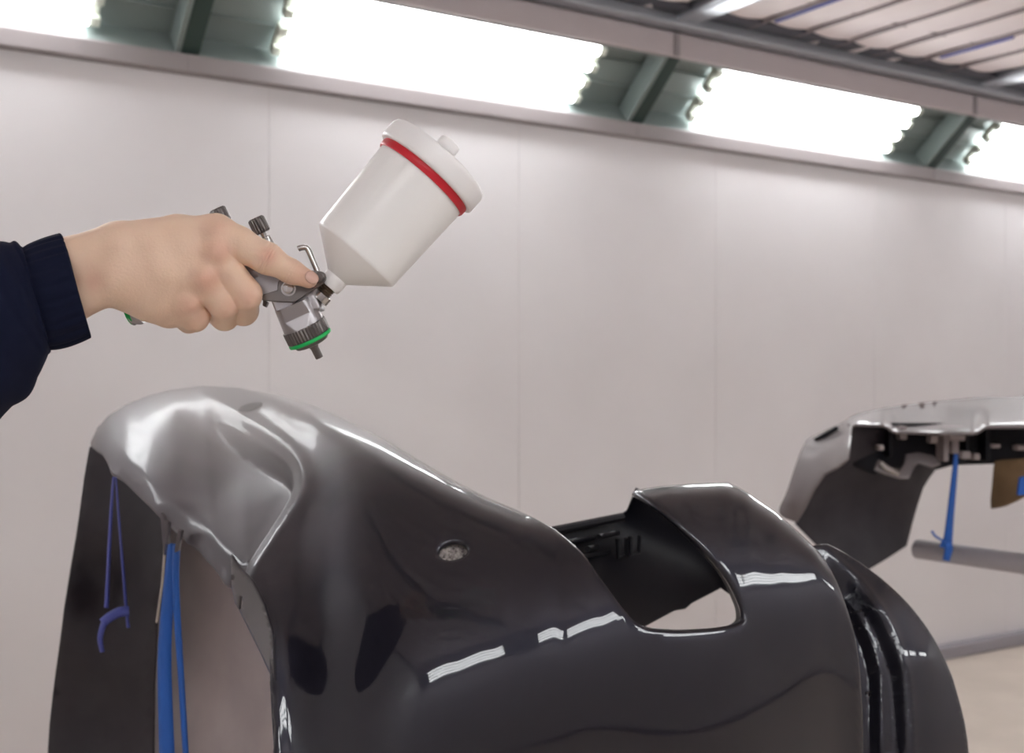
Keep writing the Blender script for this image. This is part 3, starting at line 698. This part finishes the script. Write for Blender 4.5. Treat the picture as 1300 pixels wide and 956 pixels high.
# nozzle end: axis na points out of the gun
na = gdir(.408, .913, math.radians(15)); nc = P(389, 420.5, GY)        # centre of the knurled ring
bodym = MB().lathe(nc, na, px_prof([(-40, 24)]+[(t_, 25.4+(t_+26)*.08) for t_ in np.linspace(-39, -9, 40)]+[(-8.5, 26.5)]), 96)
fl_n = -FWD; fl_n = (fl_n-na*fl_n.dot(na)).normalized()
for i, v in enumerate(bodym.V):         # flat milled on the side facing us
    t = (v-nc).dot(na)/S; f_ = (v-nc).dot(fl_n)/S; lim = 19.2+max(0, (t+23))*.46
    if f_ > lim: bodym.V[i] = v-fl_n*(f_-lim)*S
bodym.build('head', M['gun'], gun, smooth=True, angle=25)
MB().lathe(nc, na, px_prof([(-9, 24), (-8.5, 28), (-7, 28.7), (7, 28.7), (8, 27.5), (8.2, 20)]), 160, knurl=(1, 3, 0, .9*S)).build('air_cap_ring', M['gun_dark'], gun, smooth=True, angle=25)
MB().lathe(nc, na, px_prof([(8.2, 24), (8.2, 28.2), (9.5, 29), (12.2, 28.6), (13, 27), (13, 24)]), 64, closed=True).build('colour_ring', M['green'], gun, smooth=True, angle=50)
MB().lathe(nc, na, px_prof([(12, 24.5), (14, 23.5), (17.5, 21), (19, 16), (20, 8), (20, 1)]), 48).build('air_cap', M['gun_dark'], gun, smooth=True, angle=35)
for k, (off, ln) in enumerate(((0, 36), )):
    MB().lathe(nc, na, px_prof([(18, 7.5), (22, 6), (24, 5.2), (38, 5), (38.5, 3), (34, 2.2)]), 24).build('nozzle', M['gun_dark'], gun, smooth=True, angle=35)
# body block, extruded along the viewing depth
def plate(name, poly, y0, y1, mat, bevel=.0015, parent=None):
    return MB().prism([P(x, y, GY+y0) for x, y in poly], FWD*(y1-y0)).build(name, M[mat], parent or gun, bevel=bevel, seg=3)
plate('body', [(343, 380), (352, 402.5), (407, 392.5), (404.5, 385), (399, 375), (404, 363), (400, 352), (372, 340), (352, 326), (338, 318), (312, 322), (305, 345), (318, 368)], -.012, .012, 'gun', .0016)
sp = [(353, 402.5), (362, 419.5), (408, 398.5), (407.5, 392.5)]
plate('trigger', [(332, 381), (333, 374), (352, 368), (352.5, 358), (358, 352), (367, 352), (378, 347), (396, 343), (407, 344.5), (411.5, 350), (412, 359), (374, 384), (342, 382.5)], -.0155, -.0125, 'trigger', .0008)
plate('trigger', [(332, 381), (333, 374), (352, 368), (358, 352), (378, 347), (407, 344.5), (412, 359), (374, 384)], .0125, .0155, 'trigger', .0008)
for (x, y, r, mt) in ((365, 366, 6.5, 'chrome'), (405, 352, 5.5, 'gun_dark')):
    MB().lathe(P(x, y, GY-.0195), FWD, px_prof([(0, .5), (0, r*.75), (.8, r), (6, r), (6, r*1.45), (8, r*1.5)]), 24).build('pivot_bolt', M[mt], gun, smooth=True, angle=30)
hook = spline([(378.5, 316), (382, 314.5), (388, 314), (391, 317), (396, 328), (401, 340), (404, 347)], 5)
MB().tube([P(a, b, GY-.006) for a, b in hook], [3.7*S]*(len(hook)-1)+[4.2*S], 10).build('hook', M['chrome'], gun, smooth=True)
plate('trigger_stop', [(334, 379), (340, 384), (337, 390), (333, 388)], -.010, -.004, 'gun_dark', .0005)
# knurled control knobs
ka = gdir(.42, .907, math.radians(12))
def knob(x, y, ln):
    c = P(x, y, GY)
    k = MB().lathe(c, ka, px_prof([(0, 1), (0, 8.5), (1.5, 10.5), (3, 11), (ln-2, 11), (ln, 9.5), (ln, 3)]), 72, knurl=(2, 4, 0, 1.0*S)).build('control_knob', M['gun_dark'], gun, smooth=True, angle=25)
    MB().lathe(c, ka, px_prof([(ln-1, 4), (ln+5, 3.5), (ln+6, 7), (ln+30, 7.5), (ln+31, 5)]), 24).build('spindle', M['chrome'], k, smooth=True, angle=30)
knob(324, 276.5, 21); knob(275, 264.5, 20)
# handle, running back through the fist, with inlet collar
hp = [P(330, 345, GY), P(290, 355, GY), P(240, 372, GY), P(200, 386, GY+.006), P(176, 394, GY+.010)]
hm = MB(); n = 20
for i, p in enumerate(hp):
    pass
def handle_section(i): return (16, 13)
V = []; F = []; axh = (hp[-1]-hp[0]).normalized(); vup = (-FWD).cross(axh).normalized()
for i, p in enumerate(hp):
    rr = [(21, .0125), (18.5, .013), (17, .0135), (16, .013), (14, .012)][i]
    for k in range(24):
        a = 2*math.pi*k/24; c_, s_ = math.cos(a), math.sin(a)
        e = .75
        V.append(p+vup*rr[0]*S*math.copysign(abs(c_)**e, c_)+FWD*rr[1]*math.copysign(abs(s_)**e, s_))
for i in range(len(hp)-1):
    for k in range(24): F.append((i*24+k, i*24+(k+1) % 24, (i+1)*24+(k+1) % 24, (i+1)*24+k))
F.append(tuple(range(24))); F.append(tuple(range(len(hp)*24-1, len(hp)*24-25, -1)))
MB().add(V, F).build('handle', M['gun'], gun, smooth=True, angle=50)
MB().lathe(P(176, 394.5, GY+.010), axh, px_prof([(-2, 11), (-2, 17), (2, 18), (4, 17.5), (8, 15.5), (11, 16.5), (13, 13), (13, 1)]), 40).build('inlet_collar', M['gun'], gun, smooth=True, angle=40)
MB().lathe(P(176, 394.5, GY+.010)-vup*2*S, axh, px_prof([(7, 12), (7, 16.6), (9, 17.4), (12.5, 17.4), (13.5, 12)]), 40, closed=True).build('inlet_ring', M['green'], gun, smooth=True, angle=40)

# ------------------------------------------------------------------ the painter's hand: implicit surface, one continuous skin
def surface_nets(D, o, h):
    s = D < 0; nx, ny, nz = D.shape
    cor = [(i, j, k) for i in (0, 1) for j in (0, 1) for k in (0, 1)]
    sl = lambda A, c: A[c[0]:nx-1+c[0], c[1]:ny-1+c[1], c[2]:nz-1+c[2]]
    num = sum(sl(s, c).astype(np.int8) for c in cor); act = (num > 0) & (num < 8)
    ii = np.argwhere(act); acc = np.zeros((len(ii), 3)); cn = np.zeros(len(ii))
    for a in cor:
        for ax in range(3):
            if a[ax] == 1: continue
            b = list(a); b[ax] = 1
            da = D[ii[:, 0]+a[0], ii[:, 1]+a[1], ii[:, 2]+a[2]]; db = D[ii[:, 0]+b[0], ii[:, 1]+b[1], ii[:, 2]+b[2]]
            m = (da < 0) != (db < 0); t = np.where(m, da/(da-db+1e-12*(da == db)), 0)
            p = np.tile(np.array(a, float), (len(ii), 1)); p[:, ax] += t; acc[m] += p[m]; cn[m] += 1
    V = (ii+acc/cn[:, None])*h+o
    idx = -np.ones(act.shape, int); idx[act] = np.arange(len(ii)); F = []
    for ax in range(3):
        u, v = (ax+1) % 3, (ax+2) % 3
        a = [slice(None)]*3; b = [slice(None)]*3; a[ax] = slice(0, -1); b[ax] = slice(1, None)
        ch = s[tuple(a)] != s[tuple(b)]; e = np.argwhere(ch)
        e = e[(e[:, u] > 0) & (e[:, v] > 0) & (e[:, u] < D.shape[u]-1) & (e[:, v] < D.shape[v]-1)]
        def g(du, dv):
            q = e.copy(); q[:, u] -= du; q[:, v] -= dv; return idx[q[:, 0], q[:, 1], q[:, 2]]
        q = np.stack([g(1, 1), g(0, 1), g(0, 0), g(1, 0)], 1); sg = s[e[:, 0], e[:, 1], e[:, 2]]
        q[~sg] = q[~sg][:, ::-1]; F.append(q)
    return V, np.vstack(F)

MM = S*1000                        # mm per pixel at the gun
def J(px, py, off): return np.array([px*MM, off, -py*MM])          # hand space, millimetres
H_ = 0.85
lo = J(20, 450, -62); hi = J(420, 245, 52)
gx = [np.arange(lo[i], hi[i], H_) for i in range(3)]
G = np.stack(np.meshgrid(*gx, indexing='ij'), -1).astype(np.float32)
def cap(a, b, ra, rb):
    a = np.array(a, np.float32); b = np.array(b, np.float32); ba = b-a; pa = G-a
    t = np.clip((pa@ba)/(ba@ba), 0, 1)
    return np.sqrt(((pa-t[..., None]*ba)**2).sum(-1))-(ra+(rb-ra)*t)*MM
def smin(a, b, k):
    h = np.clip(.5+.5*(b-a)/k, 0, 1); return b*(1-h)+a*h-k*h*(1-h)
def chain(js, k=4):
    d = None
    for (a, b) in zip(js[:-1], js[1:]):
        c = cap(J(*a[:3]), J(*b[:3]), a[3], b[3]); d = c if d is None else smin(d, c, k)
    return d
palm = chain([(60, 337, -24, 31), (90, 332, -24, 31), (150, 317, -23, 35), (225, 303, -22, 30), (273, 298, -22, 24)])
for c in ([(62, 386, -22, 33), (88, 377, -22, 33), (145, 349, -22, 34), (200, 330, -24, 32), (270, 323, -26, 22)],
          [(145, 346, -22, 34), (205, 350, -24, 31), (256, 353, -26, 22)],
          [(150, 350, -20, 34), (190, 372, -18, 32), (232, 384, -19, 22)],
          [(172, 362, -12, 35), (215, 388, -8, 29)],
          [(150, 320, -10, 34), (200, 325, 4, 26)]):
    palm = smin(palm, chain(c), 9)
index = chain([(274, 297, -22, 24.5), (303, 310, -24, 21.5), (339, 328, -26, 19.2), (370, 345, -25, 14.5), (392, 354.5, -23.5, 11.5)], 5)
middle = chain([(272, 322, -26, 22), (312, 374, -23, 20), (309, 394, 2, 18.5), (288, 384, 24, 15.5)], 4)
ring = chain([(258, 354, -26, 22), (284, 385, -21, 19.5), (285, 401, 2, 18), (266, 392, 25, 15)], 4)
pinky = chain([(234, 384, -20, 21), (247, 402, -13, 18.5), (240, 406, 4, 16), (222, 398, 22, 13)], 4)
thumb = chain([(185, 322, 0, 25), (225, 318, 20, 21), (262, 322, 30, 18), (300, 335, 30, 15)], 6)
# knuckle heads
for (x, y, off, r) in ((275, 294, -33, 13), (274, 319, -36, 13), (260, 351, -36, 13), (238, 382, -28, 12)):
    palm = smin(palm, np.sqrt(((G-J(x, y, off))**2).sum(-1))-r*MM, 9)
D = smin(palm, index, 7)
for f_, k_ in ((middle, 6), (ring, 6), (pinky, 6), (thumb, 9)): D = np.minimum(D, smin(palm, f_, k_))
# skin folds over the index knuckle joints
ia = J(303, 310, -24); ib = J(370, 345, -25); ax = (ib-ia)/np.linalg.norm(ib-ia)
tq = (G-J(340, 328, -26))@ax.astype(np.float32)
D = D+.62*np.cos(tq*2*math.pi/2.6)*np.exp(-(tq/4.5)**2)*(G[..., 1] < -26)*(index < 3)
tq2 = (G-J(370, 345, -25))@ax.astype(np.float32)
D = D+.40*np.cos(tq2*2*math.pi/2.2)*np.exp(-(tq2/2.6)**2)*(G[..., 1] < -24)*(index < 3)
# the grip sits in the closed fist
hd = cap(J(332, 345, 0), J(176, 394, 10), 19, 14)
D = np.maximum(D, -(hd+.3))
Vh, Fh = surface_nets(D, lo, H_)
def hand_world(v):
    Y = GY+v[1]/1000.0; return P(v[0]/MM, -v[2]/MM, Y)
person = empty('person', 'arm in a navy work jacket with bare hand, reaching in from the left', 'person', P(60, 380, GY))
# keep only the largest island
par = list(range(len(Vh)))
def find(a):
    while par[a] != a: par[a] = par[par[a]]; a = par[a]
    return a
for q in Fh:
    r0 = find(q[0])
    for k in q[1:]:
        r1 = find(k)
        if r1 != r0: par[r1] = r0
rt = np.array([find(i) for i in range(len(Vh))]); vals, cts = np.unique(rt, return_counts=True); keep = rt == vals[cts.argmax()]
remap = -np.ones(len(Vh), int); remap[keep] = np.arange(keep.sum()); Fk = [remap[q] for q in Fh if keep[q[0]]]; Vk = Vh[keep]
hand = mesh_obj('hand', [hand_world(v) for v in Vk], Fk, M['skin'], person)
red = np.zeros(len(Vk))
for (x, y, off, r, a) in ((276, 318, -38, 11, .75), (263, 354, -38, 11, .75), (240, 386, -30, 10, .6), (276, 292, -36, 12, .4), (341, 325, -38, 7, .75), (388, 352, -30, 12, .55), (318, 378, -36, 10, .4), (290, 392, -30, 10, .4), (248, 408, -22, 10, .4), (118, 358, -44, 9, .45), (100, 356, -44, 7, .35)):
    red = np.maximum(red, a*np.exp(-((Vk-J(x, y, off))**2).sum(1)/(2*r*r)*2))
at = hand.data.attributes.new('redness', 'FLOAT', 'POINT'); at.data.foreach_set('value', red.astype(np.float32))
# finger nail laid on the skin
def skin_front(px, py):
    x, z = px*MM, -py*MM; i = int(round((x-lo[0])/H_)); k = int(round((z-lo[2])/H_)); col = D[i, :, k]
    j = np.argmax(col < 0)
    if j == 0: return None
    t = col[j-1]/(col[j-1]-col[j]); return lo[1]+(j-1+t)*H_
V = []; F = []; ca_, sa_ = math.cos(math.radians(38)), math.sin(math.radians(38)); cx_, cy_ = 396.2, 353.0; nr, na_ = 5, 20
ctrl_n = []
for (u, v) in [(a, b) for a in np.linspace(-8.5, 4.5, 6) for b in np.linspace(-6, 6, 5)]:
    x, y = cx_+u*ca_-v*sa_, cy_+u*sa_+v*ca_; f_ = skin_front(x, y)
    if f_ is not None: ctrl_n.append((u, v, f_))
A = np.array([[1, u, v, u*u, u*v, v*v] for u, v, _ in ctrl_n]); co = np.linalg.lstsq(A, np.array([c[2] for c in ctrl_n]), rcond=None)[0]
def nail_y(u, v): return float(np.dot(co, [1, u, v, u*u, u*v, v*v]))
V.append((0, 0))
for r_ in range(1, nr+1):
    for k in range(na_):
        a = 2*math.pi*k/na_; uu = 9.2*math.cos(a); vv = 7.0*math.sin(a)
        uu = math.copysign(abs(uu/9.2)**.8*9.2, uu); V.append((uu*r_/nr-.8, vv*r_/nr))
for k in range(na_): F.append((0, 1+k, 1+(k+1) % na_))
for r_ in range(nr-1):
    for k in range(na_): F.append((1+r_*na_+k, 1+(r_+1)*na_+k, 1+(r_+1)*na_+(k+1) % na_, 1+r_*na_+(k+1) % na_))
Vn = []
for (u, v) in V:
    x, y = cx_+u*ca_-v*sa_, cy_+u*sa_+v*ca_; Vn.append(P(x, y, GY+(nail_y(u, v)-.55)/1000.0))
nail = mesh_obj('finger_nail', Vn, F, M['nail'], hand); m = nail.modifiers.new('t', 'SOLIDIFY'); m.thickness = .0012; m.offset = -1 if False else 0

# sleeve with gathered elastic cuff
def sleeve(name, rings, gath, mat, parent, n=128, closed_ends=True):
    q = spline(rings, 10); V = []; F = []
    rnd = np.random.RandomState(3); ph = rnd.rand(8)*6.28
    for i, (x0, y0, x1, y1, off, dep) in enumerate(q):
        c = np.array([(x0+x1)/2, (y0+y1)/2]); hv = np.array([(x1-x0)/2, (y1-y0)/2]); s_ = i/(len(q)-1)
        for k in range(n):
            a = 2*math.pi*k/n
            rp = gath(s_, a, ph)
            r_ = 1+rp
            xy = c+hv*math.cos(a)*r_; V.append(P(xy[0], xy[1], GY+(off+dep*math.sin(a)*r_)/1000.0))
    m_ = len(q)
    for i in range(m_-1):
        for k in range(n): F.append((i*n+k, i*n+(k+1) % n, (i+1)*n+(k+1) % n, (i+1)*n+k))
    if closed_ends:
        F.append(tuple((m_-1)*n+k for k in range(n)))
    o = mesh_obj(name, V, F, mat, parent); return o
def cuff_g(s, a, ph):
    g = .026*math.sin(a*23+1.6*math.sin(a*5)+s*1.4)+.012*math.sin(a*41+ph[1]+s*2)
    roll = .03*math.sin(math.pi*min(1, s*1.0))
    return g*(math.sin(math.pi*min(1, .12+s*.85)))+roll-(.05 if s < .001 else 0)
cuff = sleeve('cuff', [(83, 306, 111, 414, -24, 27), (78, 299, 115, 424, -24, 30), (73, 300, 111, 427, -24, 31), (55, 305, 90, 436, -24, 32.5), (36, 311, 72, 442, -25, 33), (27, 315, 63, 444, -25, 32)], cuff_g, M['navy'], person, closed_ends=False)
def slv_g(s, a, ph):
    f = math.sin(a*3+ph[0]+s*9)*.026+math.sin(a*5-s*17+ph[2])*.018+math.sin(a*2+s*26+ph[3])*.012+.012*math.sin(a*19+ph[4])*math.exp(-s*14)
    tri = abs(math.sin(a*2.5+s*21+ph[5]))*.035
    return (f+tri)*min(1, s*8+.15)
slv = sleeve('sleeve', [(30, 315, 65, 444, -25, 31.5), (26, 314, 63, 448, -25, 34), (14, 310, 56, 462, -26, 41), (-8, 306, 40, 489, -28, 47), (-45, 306, 6, 521, -30, 55), (-110, 315, -50, 585, -30, 62), (-220, 345, -150, 650, -20, 68), (-340, 380, -265, 710, 0, 72), (-430, 400, -370, 740, 20, 72)], slv_g, M['navy'], person)

# ------------------------------------------------------------------ paint mist between nozzle and bumper
def mist_material():
    m = bpy.data.materials.new('paint_mist'); m.use_nodes = True; nt = m.node_tree
    for n in list(nt.nodes): nt.nodes.remove(n)
    out = nt.nodes.new('ShaderNodeOutputMaterial'); v = nt.nodes.new('ShaderNodeVolumePrincipled')
    v.inputs['Color'].default_value = (.985, .975, .97, 1); v.inputs['Anisotropy'].default_value = .2
    tc = nt.nodes.new('ShaderNodeTexCoord')
    ln = nt.nodes.new('ShaderNodeVectorMath'); ln.operation = 'LENGTH'
    nt.links.new(tc.outputs['Object'], ln.inputs[0])
    fo = nt.nodes.new('ShaderNodeMapRange'); fo.interpolation_type = 'SMOOTHERSTEP'; fo.inputs[1].default_value = .15; fo.inputs[2].default_value = .98; fo.inputs[3].default_value = 1; fo.inputs[4].default_value = 0
    nt.links.new(ln.outputs['Value'], fo.inputs[0])
    nz = nt.nodes.new('ShaderNodeTexNoise'); nz.inputs['Scale'].default_value = 2.2; nz.inputs['Detail'].default_value = 3
    nt.links.new(tc.outputs['Object'], nz.inputs['Vector'])
    nr_ = nt.nodes.new('ShaderNodeMapRange'); nr_.inputs[1].default_value = .3; nr_.inputs[2].default_value = .7; nr_.inputs[3].default_value = .35; nr_.inputs[4].default_value = 1.0
    nt.links.new(nz.outputs[0], nr_.inputs[0])
    mu = nt.nodes.new('ShaderNodeMath'); mu.operation = 'MULTIPLY'; nt.links.new(fo.outputs[0], mu.inputs[0]); nt.links.new(nr_.outputs[0], mu.inputs[1])
    mu2 = nt.nodes.new('ShaderNodeMath'); mu2.operation = 'MULTIPLY'; mu2.inputs[1].default_value = 2.5; nt.links.new(mu.outputs[0], mu2.inputs[0])
    nt.links.new(mu2.outputs[0], v.inputs['Density']); nt.links.new(v.outputs[0], out.inputs['Volume'])
    return m
mm = mist_material()
mb = MB(); prof = [(-math.cos(math.pi*i/14), max(.001, math.sin(math.pi*i/14))) for i in range(15)]
mb.lathe((0, 0, 0), (0, 0, 1), prof, 24)
mist = mb.build('paint_mist', mm, smooth=True)
mist.location = P(375, 522, 1.50); mist.scale = (.36, .36, .14); mist.rotation_euler = (0, math.radians(12), CAMR)
tag(mist, 'pale drifting paint mist over the left end of the dark bumper', 'mist', None, 'stuff')
